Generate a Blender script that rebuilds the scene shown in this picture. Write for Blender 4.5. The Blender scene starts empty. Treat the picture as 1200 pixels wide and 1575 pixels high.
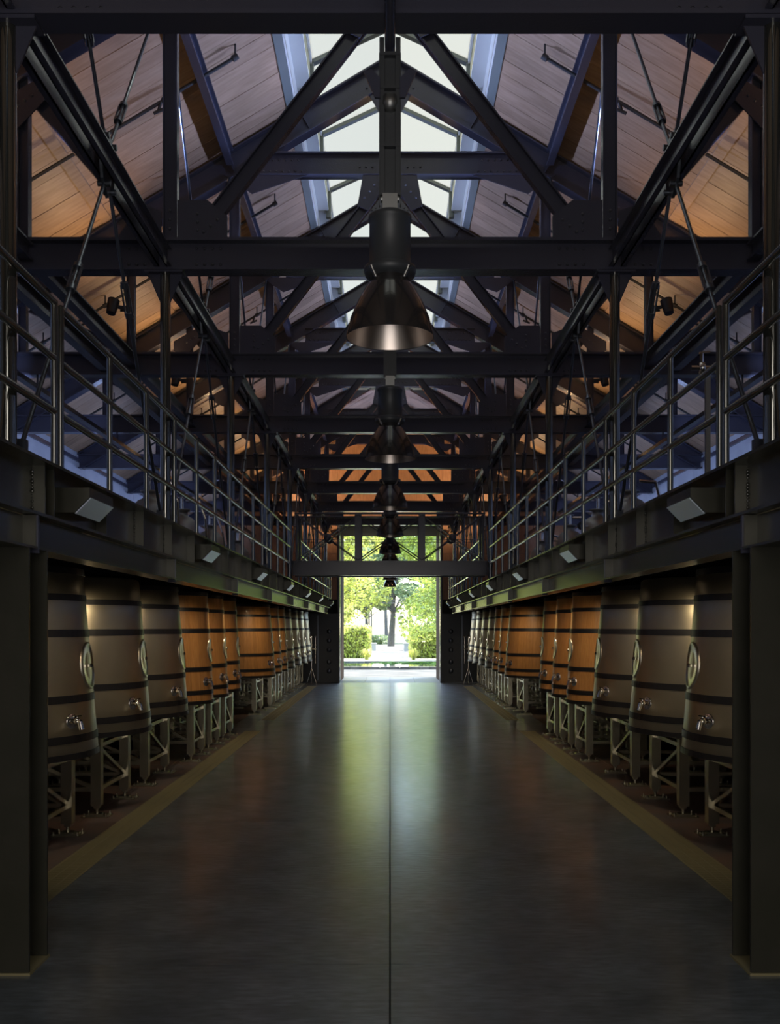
import bpy, math, random
from mathutils import Vector, Matrix
random.seed(7)
S = bpy.context.scene
COL = S.collection
R = math.radians
EYE = 2.1

# ---------------------------------------------------------------- camera
cam_d = bpy.data.cameras.new('camera'); cam = bpy.data.objects.new('camera', cam_d); COL.objects.link(cam)
cam.location = (0, 0, EYE); cam.rotation_euler = (R(90), 0, 0)
cam_d.sensor_fit = 'HORIZONTAL'; cam_d.sensor_width = 36; cam_d.lens = 45
cam_d.shift_y = (965 - 787.5) / 1200
cam_d.clip_start = .05; cam_d.clip_end = 800
S.camera = cam
# ---------------------------------------------------------------- world, sun, exposure
W = bpy.data.worlds.new('sky'); S.world = W; W.use_nodes = True
nt = W.node_tree; bg = nt.nodes['Background']
sky = nt.nodes.new('ShaderNodeTexSky'); sky.sky_type = 'NISHITA'; sky.sun_disc = False
sky.sun_elevation = R(56); sky.sun_rotation = R(-35); sky.air_density = 1.0; sky.dust_density = 1.0
nt.links.new(sky.outputs[0], bg.inputs[0]); bg.inputs[1].default_value = .85
def light(name, typ, loc, energy, color, direction=None, **kw):
    d = bpy.data.lights.new(name, typ); d.energy = energy; d.color = color
    for k, v in kw.items(): setattr(d, k, v)
    o = bpy.data.objects.new(name, d); COL.objects.link(o); o.location = loc
    if direction is not None: o.rotation_euler = Vector(direction).to_track_quat('-Z', 'Y').to_euler()
    return o
light('sun', 'SUN', (0, 60, 40), 8.5, (1, .95, .85), (-.42, -.42, -1.0), angle=R(1.0))
# added area fill in the unseen back doorway, brightens camera-facing surfaces
light('back_doorway_fill', 'AREA', (0, -2.45, 3.0), 150, (1, .95, .90), (0, 1, 0), shape='RECTANGLE', size=3.8, size_y=5.8)
S.view_settings.view_transform = 'Standard'; S.view_settings.look = 'None'
S.view_settings.gamma = 1; S.view_settings.exposure = 0.42; S.view_settings.use_curve_mapping = False
SPOT_W, SPOT_C = 36, (1, .62, .30)
ROOF_FILL_W, ROOF_FILL_C = 780, (.42, .53, 1.0)  # power and colour of the added cool roof spots
DOWN_W, DOWN_C = 31, (1, .80, .52)
COOL_W, COOL_C = 190, (.42, .55, 1.0)

# ---------------------------------------------------------------- materials
def mat(name, color, rough=.5, metal=0., bump=None, var=None, noise=None, extra=None, coat=0., spec=.5):
    m = bpy.data.materials.new(name); m.use_nodes = True; t = m.node_tree; N = t.nodes; L = t.links
    b = N['Principled BSDF']; b.inputs['Base Color'].default_value = (*color, 1)
    b.inputs['Roughness'].default_value = rough; b.inputs['Metallic'].default_value = metal
    b.inputs['Coat Weight'].default_value = coat; b.inputs['Specular IOR Level'].default_value = spec
    tc = N.new('ShaderNodeTexCoord'); out = None
    if noise:      # (color2, scale vec, noise scale, detail)
        c2, sc, ns = noise
        mp = N.new('ShaderNodeMapping'); mp.inputs['Scale'].default_value = sc
        nz = N.new('ShaderNodeTexNoise'); nz.inputs['Scale'].default_value = ns; nz.inputs['Detail'].default_value = 6
        rp = N.new('ShaderNodeValToRGB'); rp.color_ramp.elements[0].position = .35; rp.color_ramp.elements[1].position = .65
        rp.color_ramp.elements[0].color = (*color, 1); rp.color_ramp.elements[1].color = (*c2, 1)
        L.new(tc.outputs['Object'], mp.inputs[0]); L.new(mp.outputs[0], nz.inputs[0]); L.new(nz.outputs[0], rp.inputs[0])
        out = rp.outputs[0]
        if var:
            oi = N.new('ShaderNodeObjectInfo'); va = N.new('ShaderNodeVectorMath'); va.operation = 'ADD'
            cb = N.new('ShaderNodeCombineXYZ'); mu = N.new('ShaderNodeMath'); mu.operation = 'MULTIPLY'; mu.inputs[1].default_value = 37.
            L.new(oi.outputs['Random'], mu.inputs[0]); L.new(mu.outputs[0], cb.inputs[0]); L.new(mu.outputs[0], cb.inputs[2])
            L.new(tc.outputs['Object'], va.inputs[0]); L.new(cb.outputs[0], va.inputs[1]); L.new(va.outputs[0], mp.inputs[0])
    if var:
        oi2 = N.new('ShaderNodeObjectInfo'); mr = N.new('ShaderNodeMapRange')
        mr.inputs['To Min'].default_value = 1 - var; mr.inputs['To Max'].default_value = 1 + var
        hs = N.new('ShaderNodeHueSaturation'); L.new(oi2.outputs['Random'], mr.inputs['Value']); L.new(mr.outputs[0], hs.inputs['Value'])
        if out: L.new(out, hs.inputs['Color'])
        else: hs.inputs['Color'].default_value = (*color, 1)
        out = hs.outputs[0]
    if out: L.new(out, b.inputs['Base Color'])
    if bump:       # (strength, scale vec, noise scale)
        st, sc, ns = bump
        mp = N.new('ShaderNodeMapping'); mp.inputs['Scale'].default_value = sc
        nz = N.new('ShaderNodeTexNoise'); nz.inputs['Scale'].default_value = ns; nz.inputs['Detail'].default_value = 5
        bp = N.new('ShaderNodeBump'); bp.inputs['Strength'].default_value = st; bp.inputs['Distance'].default_value = .01
        L.new(tc.outputs['Object'], mp.inputs[0]); L.new(mp.outputs[0], nz.inputs[0]); L.new(nz.outputs[0], bp.inputs['Height']); L.new(bp.outputs[0], b.inputs['Normal'])
    if extra: extra(m, t, N, L, b, tc)
    return m

def floor_extra(m, t, N, L, b, tc):
    def nz(scale, sc=(1, 1, 1), det=7, dist=0.):
        g = N.new('ShaderNodeNewGeometry'); mp = N.new('ShaderNodeMapping'); mp.inputs['Scale'].default_value = sc
        n = N.new('ShaderNodeTexNoise'); n.inputs['Scale'].default_value = scale; n.inputs['Detail'].default_value = det; n.inputs['Distortion'].default_value = dist
        L.new(g.outputs['Position'], mp.inputs[0]); L.new(mp.outputs[0], n.inputs[0]); return n.outputs[0]
    def ramp(src, p0, p1, c0, c1):
        r = N.new('ShaderNodeValToRGB'); e = r.color_ramp.elements; e[0].position = p0; e[1].position = p1; e[0].color = (*c0, 1); e[1].color = (*c1, 1)
        L.new(src, r.inputs[0]); return r.outputs[0]
    a = ramp(nz(2.4, (.8, 1.0, 1), 9, 0.), .25, .78, (.045, .055, .066), (.15, .172, .195))
    hf = ramp(nz(16., (.45, 1.5, 1), 8, 0.), .3, .7, (.62,) * 3, (1.38,) * 3); m1 = N.new('ShaderNodeMix'); m1.data_type = 'RGBA'; m1.blend_type = 'MULTIPLY'; m1.inputs[0].default_value = 1
    L.new(a, m1.inputs[6]); L.new(hf, m1.inputs[7]); a = m1.outputs[2]
    rust = ramp(nz(.55, (1, .5, 1), 5, 0.), .55, .74, (0, 0, 0), (1, 1, 1))
    mx = N.new('ShaderNodeMix'); mx.data_type = 'RGBA'; mx.inputs[7].default_value = (.10, .045, .028, 1)
    mm = N.new('ShaderNodeMath'); mm.operation = 'MULTIPLY'; mm.inputs[1].default_value = .65
    L.new(rust, mm.inputs[0]); L.new(mm.outputs[0], mx.inputs[0]); L.new(a, mx.inputs[6]); L.new(mx.outputs[2], b.inputs['Base Color'])
    b.inputs['Specular IOR Level'].default_value = 1.
    rr = ramp(nz(2.0, (.8, 1.2, 1), 3, 0.), .3, .7, (.36,) * 3, (.48,) * 3); b.inputs['Coat Weight'].default_value = .7; b.inputs['Coat Roughness'].default_value = .19; L.new(rr, b.inputs['Roughness'])
    bp = N.new('ShaderNodeBump'); bp.inputs['Strength'].default_value = .05; bp.inputs['Distance'].default_value = .01
    L.new(nz(14., (.4, 1.5, 1), 5, 0.), bp.inputs['Height']); L.new(bp.outputs[0], b.inputs['Normal'])

def leafmat(name, c, tr, var=.35):
    m = bpy.data.materials.new(name); m.use_nodes = True; N = m.node_tree.nodes; L = m.node_tree.links
    N.remove(N['Principled BSDF']); o = N['Material Output']
    g = N.new('ShaderNodeNewGeometry'); nz = N.new('ShaderNodeTexWhiteNoise'); nz.noise_dimensions = '1D'
    L.new(g.outputs['Random Per Island'], nz.inputs['W'])
    mr = N.new('ShaderNodeMapRange'); mr.inputs['To Min'].default_value = 1 - var; mr.inputs['To Max'].default_value = 1 + var; L.new(nz.outputs[0], mr.inputs[0])
    def ch(col):
        h = N.new('ShaderNodeHueSaturation'); h.inputs['Color'].default_value = (*col, 1); L.new(mr.outputs[0], h.inputs['Value']); return h.outputs[0]
    d = N.new('ShaderNodeBsdfDiffuse'); t = N.new('ShaderNodeBsdfTranslucent'); L.new(ch(c), d.inputs[0]); L.new(ch(tr), t.inputs[0])
    mx = N.new('ShaderNodeMixShader'); mx.inputs[0].default_value = .5; L.new(d.outputs[0], mx.inputs[1]); L.new(t.outputs[0], mx.inputs[2])
    gl = N.new('ShaderNodeBsdfGlossy'); gl.inputs['Roughness'].default_value = .38; gl.inputs[0].default_value = (.9, .9, .85, 1)
    m2 = N.new('ShaderNodeMixShader'); m2.inputs[0].default_value = .07; L.new(mx.outputs[0], m2.inputs[1]); L.new(gl.outputs[0], m2.inputs[2]); L.new(m2.outputs[0], o.inputs[0])
    return m
def emis(name, col, st):
    m = bpy.data.materials.new(name); m.use_nodes = True; b = m.node_tree.nodes['Principled BSDF']
    b.inputs['Base Color'].default_value = (*col, 1); b.inputs['Emission Color'].default_value = (*col, 1); b.inputs['Emission Strength'].default_value = st
    return m
def glassmat():
    m = bpy.data.materials.new('skylight_glass'); m.use_nodes = True; N = m.node_tree.nodes; L = m.node_tree.links
    N.remove(N['Principled BSDF']); o = N['Material Output']
    t = N.new('ShaderNodeBsdfTranslucent'); t.inputs[0].default_value = (.125, .114, .082, 1)
    d = N.new('ShaderNodeBsdfTransparent'); d.inputs[0].default_value = (.9, 1, .95, 1)
    mx = N.new('ShaderNodeMixShader'); mx.inputs[0].default_value = .03
    L.new(t.outputs[0], mx.inputs[1]); L.new(d.outputs[0], mx.inputs[2]); L.new(mx.outputs[0], o.inputs[0]); return m

M = dict(
    truss=mat('dark_truss_paint', (.050, .050, .070), .20, 0., bump=(.12, (1, 1, 1), 60), spec=.4),
    beam=mat('graphite_girder_paint', (.050, .050, .037), .25, .35, bump=(.08, (1, 1, 1), 30), noise=((.062, .059, .045), (1, 1, 1), 3)),
    bolt=mat('bolt_steel', (.06, .06, .075), .4, .3),
    rail=mat('satin_rail_steel', (.20, .20, .18), .14, .9),
    rod=mat('rod_steel', (.10, .11, .13), .3, .8),
    galv=mat('galvanised_steel', (.30, .30, .29), .42, .9),
    steel=mat('brushed_stainless', (.56, .50, .36), .36, .88, bump=(.05, (1, 1, 40), 12), noise=((.46, .40, .29), (.7, .7, .5), 2.5)),
    leg=mat('stand_stainless', (.50, .46, .35), .26, 1.),
    hatch=mat('hatch_steel', (.66, .60, .48), .30, 1., bump=(.05, (1, 1, 1), 20)),
    chrome=mat('polished_chrome', (.85, .80, .72), .10, 1.),
    hoop=mat('black_hoop', (.012, .012, .014), .45),
    oak=mat('oak_stave', (.52, .255, .085), .42, 0., bump=(.1, (20, 20, 1), 10), noise=((.43, .19, .055), (14, 14, .9), 5), var=.10, coat=.15),
    ply=mat('roof_plank_wood', (.27, .175, .105), .55, 0., noise=((.35, .235, .15), (.8, 5, .8), 4), var=.16),
    gable=mat('gable_wood_panel', (.38, .20, .10), .5, 0., noise=((.30, .15, .07), (6, 6, 1), 3), var=.10),
    slab=mat('roof_backing', (.03, .03, .03), .9),
    conc=mat('stained_concrete', (.05, .055, .06), .3, extra=floor_extra),
    red=mat('red_brown_concrete', (.15, .085, .062), .45, noise=((.09, .075, .072), (1, 1, 1), 2)),
    joint=mat('joint_dark', (.006, .006, .006), .9),
    grate=mat('bronze_grate', (.30, .26, .14), .5, .4),
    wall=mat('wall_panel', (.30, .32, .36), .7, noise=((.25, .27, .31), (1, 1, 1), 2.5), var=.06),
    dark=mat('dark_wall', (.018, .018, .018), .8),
    leaf_steel=mat('door_steel', (.035, .038, .042), .4, .3),
    deck=mat('deck_underside', (.03, .03, .032), .7),
    white=mat('curb_white', (.50, .51, .46), .5),
    frame=mat('skylight_frame', (.17, .19, .175), .4, .3),
    glass=glassmat(),
    lamp=mat('lamp_enamel', (.022, .020, .020), .22, 0., coat=.6),
    lampin=mat('lamp_reflector', (.62, .54, .48), .33, 1.),
    lampcyl=mat('lamp_housing', (.035, .038, .042), .45),
    boxl=mat('fixture_lens', (.66, .76, .84), .25, .1),
    wood_jamb=mat('weathered_jamb', (.060, .038, .025), .9, spec=.08, noise=((.035, .024, .016), (3, 3, .6), 5)),
    pave=mat('pale_paving', (.52, .48, .42), .8, noise=((.40, .37, .33), (1, 1, 1), 1.5)),
    apron=mat('blue_apron', (.11, .12, .14), .4, noise=((.08, .09, .105), (1, 1, 1), 3), var=.08),
    gravel=mat('gravel', (.20, .19, .16), .9, noise=((.045, .05, .045), (.35, 1.6, 1), 2.2), bump=(.6, (1, 1, 1), 30)),  # dark streaks put dappled shade into the gravel colour
    stone=mat('pool_stone', (.20, .18, .14), .7, noise=((.12, .12, .11), (1, 1, 1), 4), var=.25),
    water=mat('pond_water', (.05, .09, .06), .04, 0.),
    plinth=mat('plinth_stone', (.40, .39, .37), .8),
    soil=mat('garden_soil', (.16, .14, .09), .95, noise=((.10, .13, .05), (1, 1, 1), 1)),
    bark=mat('tree_bark', (.15, .135, .12), .9, noise=((.09, .08, .07), (4, 4, 1), 4)),
    post=mat('pergola_timber', (.14, .13, .12), .8),
    leafA=leafmat('yellow_green_leaves', (.46, .50, .15), (.88, .88, .24), .75),
    leafB=leafmat('mid_green_leaves', (.27, .36, .09), (.58, .66, .14), .6),
    leafC=leafmat('blue_green_leaves', (.20, .27, .15), (.38, .48, .24), .5),
    hedge=leafmat('hedge_leaves', (.46, .52, .18), (.78, .84, .26), .75),
    lily=leafmat('lily_leaves', (.16, .30, .05), (.3, .5, .1)),
    red_lamp=mat('black_spot_body', (.015, .015, .017), .35),
    tube=emis('added_cool_tube', (.55, .68, 1.0), 1.2),
    lens=emis('warm_spot_lens', (1, .8, .55), 3.0),
    rubber=mat('black_hose', (.02, .02, .02), .6),
)

# ---------------------------------------------------------------- mesh builder
class MB:
    def __init__(s): s.v = []; s.f = []; s.sm = []
    def add(s, vs, fs, smooth=False):
        o = len(s.v); s.v += [tuple(p) for p in vs]; s.f += [tuple(i + o for i in f) for f in fs]; s.sm += [smooth] * len(fs); return s
    BF = [(0, 3, 2, 1), (4, 5, 6, 7), (0, 1, 5, 4), (1, 2, 6, 5), (2, 3, 7, 6), (3, 0, 4, 7)]
    def box(s, x0, x1, y0, y1, z0, z1):
        x0, x1 = min(x0, x1), max(x0, x1)
        return s.add([(x0, y0, z0), (x1, y0, z0), (x1, y1, z0), (x0, y1, z0), (x0, y0, z1), (x1, y0, z1), (x1, y1, z1), (x0, y1, z1)], MB.BF)
    def bar(s, p0, p1, w, h, side=(0, 1, 0), ow=0., oh=0.):
        """box from p0 to p1; w along `side`, h along the third direction"""
        p0, p1 = Vector(p0), Vector(p1); d = (p1 - p0).normalized(); a = Vector(side); a = (a - d * a.dot(d)).normalized(); b = d.cross(a)
        if b.z < 0: b = -b
        vs = []
        for p in (p0, p1):
            for u, v in ((-1, -1), (1, -1), (1, 1), (-1, 1)): vs.append(p + a * (ow + u * w / 2) + b * (oh + v * h / 2))
        return s.add(vs, MB.BF)
    def ibeam(s, p0, p1, w, h, side=(0, 1, 0), tf=.018, tw=.012):
        s.bar(p0, p1, w, tf, side, 0, h / 2 - tf / 2); s.bar(p0, p1, w, tf, side, 0, -h / 2 + tf / 2); return s.bar(p0, p1, tw, h - 2 * tf, side)
    def tube(s, p0, p1, r0, r1=None, n=10, cap=True):
        r1 = r0 if r1 is None else r1; p0, p1 = Vector(p0), Vector(p1); d = (p1 - p0).normalized()
        a = d.cross(Vector((0, 0, 1)) if abs(d.z) < .9 else Vector((1, 0, 0))).normalized(); b = d.cross(a)
        vs = []
        for p, r in ((p0, r0), (p1, r1)):
            for i in range(n): t = 2 * math.pi * i / n; vs.append(p + a * r * math.cos(t) + b * r * math.sin(t))
        s.add(vs, [(i, (i + 1) % n, n + (i + 1) % n, n + i) for i in range(n)], True)
        if cap: s.add(vs[:n], [tuple(range(n))]); s.add(vs[n:], [tuple(range(n - 1, -1, -1))])
        return s
    def path(s, pts, r, n=8):
        for a, b in zip(pts, pts[1:]): s.tube(a, b, r, n=n)
        return s
    def lathe(s, prof, n=40, c=(0, 0, 0), a0=0., a1=2 * math.pi, smooth=True, axis='z'):
        full = abs(a1 - a0 - 2 * math.pi) < 1e-6; m = n if full else n + 1; vs = []
        for r, z in prof:
            for i in range(m):
                t = a0 + (a1 - a0) * i / n
                p = (r * math.cos(t), r * math.sin(t), z)
                if axis == 'x': p = (p[2], p[0], p[1])
                elif axis == 'y': p = (p[0], p[2], p[1])
                vs.append((c[0] + p[0], c[1] + p[1], c[2] + p[2]))
        fs = []
        for k in range(len(prof) - 1):
            for i in range(n): j = (i + 1) % m; fs.append((k * m + i, k * m + j, (k + 1) * m + j, (k + 1) * m + i))
        return s.add(vs, fs, smooth)
    def prism(s, poly, y0, y1, axis='y'):
        n = len(poly)
        f = (lambda u, v, t: (u, t, v)) if axis == 'y' else ((lambda u, v, t: (t, u, v)) if axis == 'x' else (lambda u, v, t: (u, v, t)))
        vs = [f(u, v, y0) for u, v in poly] + [f(u, v, y1) for u, v in poly]
        return s.add(vs, [tuple(range(n - 1, -1, -1)), tuple(range(n, 2 * n))] + [(i, (i + 1) % n, n + (i + 1) % n, n + i) for i in range(n)])
    def ball(s, c, r, n=8):
        return s.lathe([(max(r * math.sin(math.pi * k / 6), 1e-4), -r * math.cos(math.pi * k / 6)) for k in range(7)], n, c)
    def mesh(s, name, m, sx=1):
        vs = s.v if sx == 1 else [(-x, y, z) for x, y, z in s.v]; fs = s.f if sx == 1 else [f[::-1] for f in s.f]
        me = bpy.data.meshes.new(name); me.from_pydata(vs, [], fs); me.materials.append(m)
        me.polygons.foreach_set('use_smooth', s.sm); me.update(); return me
    def build(s, name, m, parent=None, sx=1, loc=(0, 0, 0)):
        return put(name, s.mesh(name, m, sx), parent, loc)
def put(name, me, parent=None, loc=(0, 0, 0), rz=0.):
    o = bpy.data.objects.new(name, me); COL.objects.link(o); o.location = loc; o.rotation_euler = (0, 0, rz)
    if parent: o.parent = parent
    return o
def tag(o, label=None, cat=None, group=None, kind=None):
    if label: o['label'] = label
    if cat: o['category'] = cat
    if group: o['group'] = group
    if kind: o['kind'] = kind
    return o
def thing(name, label, cat, loc=(0, 0, 0), group=None, rz=0.):
    o = put(name, None, None, loc, rz); return tag(o, label, cat, group)
def struct(name, mb, m, sx=1): return tag(mb.build(name, m, None, sx), kind='structure')
def dup(o, loc=None, parent=None):
    c = o.copy(); COL.objects.link(c)
    if parent: c.parent = parent
    if loc is not None: c.location = loc
    for ch in list(o.children): dup(ch, None, c)
    return c
ORD = ['first', 'second', 'third', 'fourth', 'fifth', 'sixth', 'seventh', 'eighth', 'ninth', 'tenth', 'eleventh', 'twelfth', 'thirteenth']
SIDE = {-1: 'left', 1: 'right'}

# ---------------------------------------------------------------- room shell
D0, P, NT = 5.75, 4.04, 8
DK = [D0 + P * k for k in range(NT)]
WX, WY, BY = 7.0, 37.0, -2.5
RC = 10.22            # roof plane: z = RC - .6 |x|
rz = lambda x: RC - .6 * abs(x)
SKX = 1.31
SK0, SK1 = DK[0] - 2.02, DK[6]
# floor
fl = MB().box(-WX, WX, BY, 41.2, -.25, -.03); fl = struct('floor', fl, M['joint'])
edges = [BY, 1.6, 6.08, 10.53, 14.98, 19.43, 23.88, 28.33, 32.78, WY]
for s in (-1, 1):
    for a, b in zip(edges, edges[1:]):
        MB().box(s * .005, s * 2.615, a + .003, b - .003, -.03, 0).build('floor_panel', M['conc'], fl)
        MB().box(s * 2.945, s * 3.35, a + .003, b - .003, -.03, 0).build('floor_panel', M['conc' if a > 19 else 'red'], fl)
        MB().box(s * 3.355, s * WX, a + .003, b - .003, -.03, -.001).build('floor_panel', M['red'], fl)
    MB().box(s * 2.617, s * 2.943, 19.84, 22.03, -.03, 0).build('floor_panel', M['conc'], fl)
    MB().box(s * 2.617, s * 2.943, 35.02, WY, -.03, 0).build('floor_panel', M['conc'], fl)
    MB().box(s * 2.617, s * 2.943, BY, 3.98, -.03, 0).build('floor_panel', M['conc'], fl)
for i in range(4):
    for k in range(3):
        MB().box(-1.93 + i * .966, -1.93 + (i + 1) * .966 - .008, WY + .01 + k * 1.4, WY + .01 + (k + 1) * 1.4 - .008, -.03, 0).build('floor_panel', M['apron'], fl)
# side walls with panels
for s in (-1, 1):
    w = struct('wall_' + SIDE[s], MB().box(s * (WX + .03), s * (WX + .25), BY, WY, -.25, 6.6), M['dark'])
    n = 19
    for i in range(n):
        a, b = BY + (WY - BY) * i / n, BY + (WY - BY) * (i + 1) / n
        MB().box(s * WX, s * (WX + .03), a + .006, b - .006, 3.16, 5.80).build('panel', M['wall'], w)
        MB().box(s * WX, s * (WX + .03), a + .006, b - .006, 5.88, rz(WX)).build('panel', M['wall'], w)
    struct('trim_%d' % (1 if s < 0 else 2), MB().box(s * (WX - .05), s * (WX + .03), BY, WY, 5.80, 5.88), M['truss'])
# back wall (behind the camera) with an open doorway added to let in light
bw = MB(); bw.box(-WX, -1.95, BY - .2, BY, 0, 6.0); bw.box(1.95, WX, BY - .2, BY, 0, 6.0)
bw.prism([(-WX, 6.0), (WX, 6.0), (WX, rz(WX)), (0, RC), (-WX, rz(WX))], BY - .2, BY); struct('wall_back', bw, M['dark'])
struct('wall_courtyard', MB().box(-16, 16, -13.3, -13, -.2, 15), M['wood_jamb']); struct('ground_courtyard', MB().box(-16, 16, -13, BY - .2, -.2, 0), M['apron'])  # unseen wall added to block low sky through the back doorway
# roof slabs + planks (parts of the ceiling)
ce = MB()
for s in (-1, 1):
    def roofq(x0, x1, y0, y1, o0, o1, mb=ce):
        mb.prism([(s * x0, rz(x0) + o0), (s * x1, rz(x1) + o0), (s * x1, rz(x1) + o1), (s * x0, rz(x0) + o1)], y0, y1)
    roofq(SKX + .02, WX + .25, BY, WY + .2, .03, .2)
    roofq(0, SKX + .02, BY, SK0, .03, .2); roofq(0, SKX + .02, SK1, WY + .2, .03, .2)
ceil = struct('ceiling', ce, M['slab'])
pw = .292; npk = int((WY - 6.6) / pw)
def plankmesh(s, x0, x1):
    mb = MB(); mb.prism([(s * x0, rz(x0)), (s * x1, rz(x1)), (s * x1, rz(x1) + .03), (s * x0, rz(x0) + .03)], 0, pw - .007); return mb.mesh('plank', M['ply'])
for s in (-1, 1):
    full, mid, one = plankmesh(s, 0, WX), plankmesh(s, SKX, WX), None
    for i in range(npk):
        y = 6.6 + i * pw
        if i == 0: MB().prism([(s * SKX, rz(SKX)), (s * WX, rz(WX)), (s * WX, rz(WX) + .03), (s * SKX, rz(SKX) + .03)], BY, 6.59).build('plank', M['ply'], ceil)
        put('plank', mid if y + pw < SK1 + .3 else full, ceil, (0, y, random.uniform(-.003, .003)))
    # pale batten where the boards meet
    for q, x in enumerate((3.98, SKX + .07)):
        wd = .06
        m = MB().prism([(s * (x - wd), rz(x - wd) - .018), (s * (x + wd), rz(x + wd) - .018), (s * (x + wd), rz(x + wd)), (s * (x - wd), rz(x - wd))], BY, WY if q == 0 else SK1)
        struct('trim_%d' % (3 + q * 2 + (s > 0)), m, M['ply'] if q == 0 else M['frame'])
# gable end wall: wood panels, steel lower part, portal
DW, DH = 1.95, 5.96
ew = MB(); ew.box(-WX, -DW, WY + .05, WY + .25, 0, DH); ew.box(DW, WX, WY + .05, WY + .25, 0, DH)
ew.prism([(-WX, DH), (WX, DH), (WX, rz(WX) + .1), (0, RC + .1), (-WX, rz(WX) + .1)], WY + .05, WY + .25)
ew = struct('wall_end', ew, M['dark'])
for i in range(14):
    a = -7 + i
    for z0, z1 in ((3.16, 4.9), (4.9, 6.6), (6.6, 8.3), (8.3, 10.22)):
        if z1 <= 6.6 and -2 <= a < 2:
            if z1 < 6: continue
            z0 = DH
        lo, hi = min(abs(a), abs(a + 1)), max(abs(a), abs(a + 1))
        zl, zh = rz(a), rz(a + 1)
        if min(zl, zh) <= z0 + .02 and max(zl, zh) <= z0 + .02: continue
        pts = [(a + .004, z0 + .004), (a + .996, z0 + .004)]
        if zh > z0: pts.append((a + .996, min(z1 - .004, zh)))
        if (zl - z1) * (zh - z1) < 0: pts.append((a + (z1 - zl) / (zh - zl), z1 - .004))
        if zl > z0: pts.append((a + .004, min(z1 - .004, zl)))
        if len(pts) < 3: continue
        if zh <= z0: pts[1] = (a + (z0 - zl) / (zh - zl), z0 + .004)
        if zl <= z0: pts[0] = (a + (z0 - zl) / (zh - zl), z0 + .004)
        MB().prism(pts, WY, WY + .05).build('wood_panel', M['gable'], ew)
# portal passage
for s in (-1, 1):
    struct('wall_passage_' + SIDE[s], MB().box(s * DW, s * (DW + .2), WY + .25, 41.2, 0, DH), M['wood_jamb'])
    struct('door_%d' % (1 if s < 0 else 2), MB().box(s * 1.90, s * (DW + .02), WY - .12, WY + .3, 0, DH + .06), M['truss'])
struct('ceiling_passage', MB().box(-DW - .2, DW + .2, WY + .25, 41.2, DH, DH + .2), M['wood_jamb'])
struct('trim_7', MB().box(-DW - .02, DW + .02, WY - .12, WY + .28, DH, DH + .07), M['truss'])
ow = MB(); ow.box(-9, -DW - .2, 41.0, 41.2, 0, 8); ow.box(DW + .2, 9, 41.0, 41.2, 0, 8); ow.box(-DW - .2, DW + .2, 41.0, 41.2, DH + .2, 8)
struct('wall_outer', ow, M['wood_jamb'])
# sliding steel door leaves beside the portal
for s in (-1, 1):
    t = thing('sliding_door', 'dark steel sliding door leaf parked %s of the far doorway' % SIDE[s], 'door', (s * 2.6, WY - .16, 0))
    MB().box(-.66, .66, -.03, .03, .02, 2.62).build('door_leaf', M['leaf_steel'], t)
    MB().box(-.03, .03, -.06, -.03, .1, 2.55).build('edge_bar', M['rod'], t, 1, (s * .12, 0, 0))
    for zz in (.45, .8, 1.25, 1.6, 1.95):
        MB().lathe([(.001, 0), (.07, 0), (.09, .02), (.07, .05), (.001, .06)], 14, axis='y').build('reel', M['rod'], t, 1, (-s * .30, -.09, zz))
    t2 = thing('valve_manifold', 'chrome pipe manifold with three taps beside the %s door leaf' % SIDE[s], 'manifold', (s * 2.92, WY - .65, 0))
    for dx in (-.14, 0, .14): MB().tube((dx, 0, .75 if dx else .5), (dx, 0, 1.75), .022).ball((dx, 0, 1.75), .05).tube((dx - .06, 0, 1.45), (dx + .06, 0, 1.45), .018).build('pipe', M['chrome'], t2)
    MB().tube((-.2, 0, 1.3), (.2, 0, 1.3), .025).build('cross_pipe', M['chrome'], t2)
    m = MB()
    for dx in (-.18, .18): m.tube((0, 0, .6), (dx, 0, 0), .015); m.tube((0, 0, .6), (0, dx, 0), .015)
    m.build('stand', M['chrome'], t2)

# ---------------------------------------------------------------- skylight lantern (structure with panes)
hb = [SK0 + P / 2 * i for i in range(int(round((SK1 - SK0) / (P / 2))) + 1)]
sk = MB()
EV, RG, IX = 10.10, 10.62, 1.12     # eave height, ridge height, half width of glass
for s in (-1, 1):
    sk.prism([(s * SKX, rz(SKX) - .02), (s * (SKX + .06), rz(SKX) - .05), (s * (SKX + .06), 9.72), (s * SKX, 9.72)], SK0, SK1)
    sk.box(s * IX, s * (SKX + .06), SK0, SK1, 9.70, 9.74)
    sk.box(s * (IX - .02), s * (IX + .05), SK0, SK1, EV - .04, EV + .04)
sky_l = struct('window_1', sk, M['white'])
for y in hb:
    m = MB()
    for s in (-1, 1):
        m.box(s * (IX - .04), s * (IX + .05), y - .05, y + .05, 9.60, EV)
        m.bar((s * IX, y, EV), (0, y, RG), .10, .06)
    m.build('glazing_bar', M['frame'], sky_l)
for a, b in zip(hb, hb[1:]):
    for s in (-1, 1):
        MB().add([(s * IX, a + .05, EV + .02), (s * IX, b - .05, EV + .02), (0, b - .05, RG + .02), (0, a + .05, RG + .02)], [(0, 1, 2, 3)]).build('pane', M['glass'], sky_l)
        MB().add([(s * (IX + .01), a + .05, 9.74), (s * (IX + .01), b - .05, 9.74), (s * (IX + .01), b - .05, EV), (s * (IX + .01), a + .05, EV)], [(0, 1, 2, 3)]).build('side_pane', M['glass'], sky_l)
MB().box(-.04, .04, SK0, SK1, RG - .03, RG + .05).build('ridge_bar', M['frame'], sky_l)
m = MB()
for y in (SK0, SK1): m.prism([(-SKX, 9.4), (SKX, 9.4), (SKX, 9.9), (IX, EV), (0, RG + .05), (-IX, EV), (-SKX, 9.9)], y - .03, y + .03)
m.build('end_panel', M['white'], sky_l)

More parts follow.
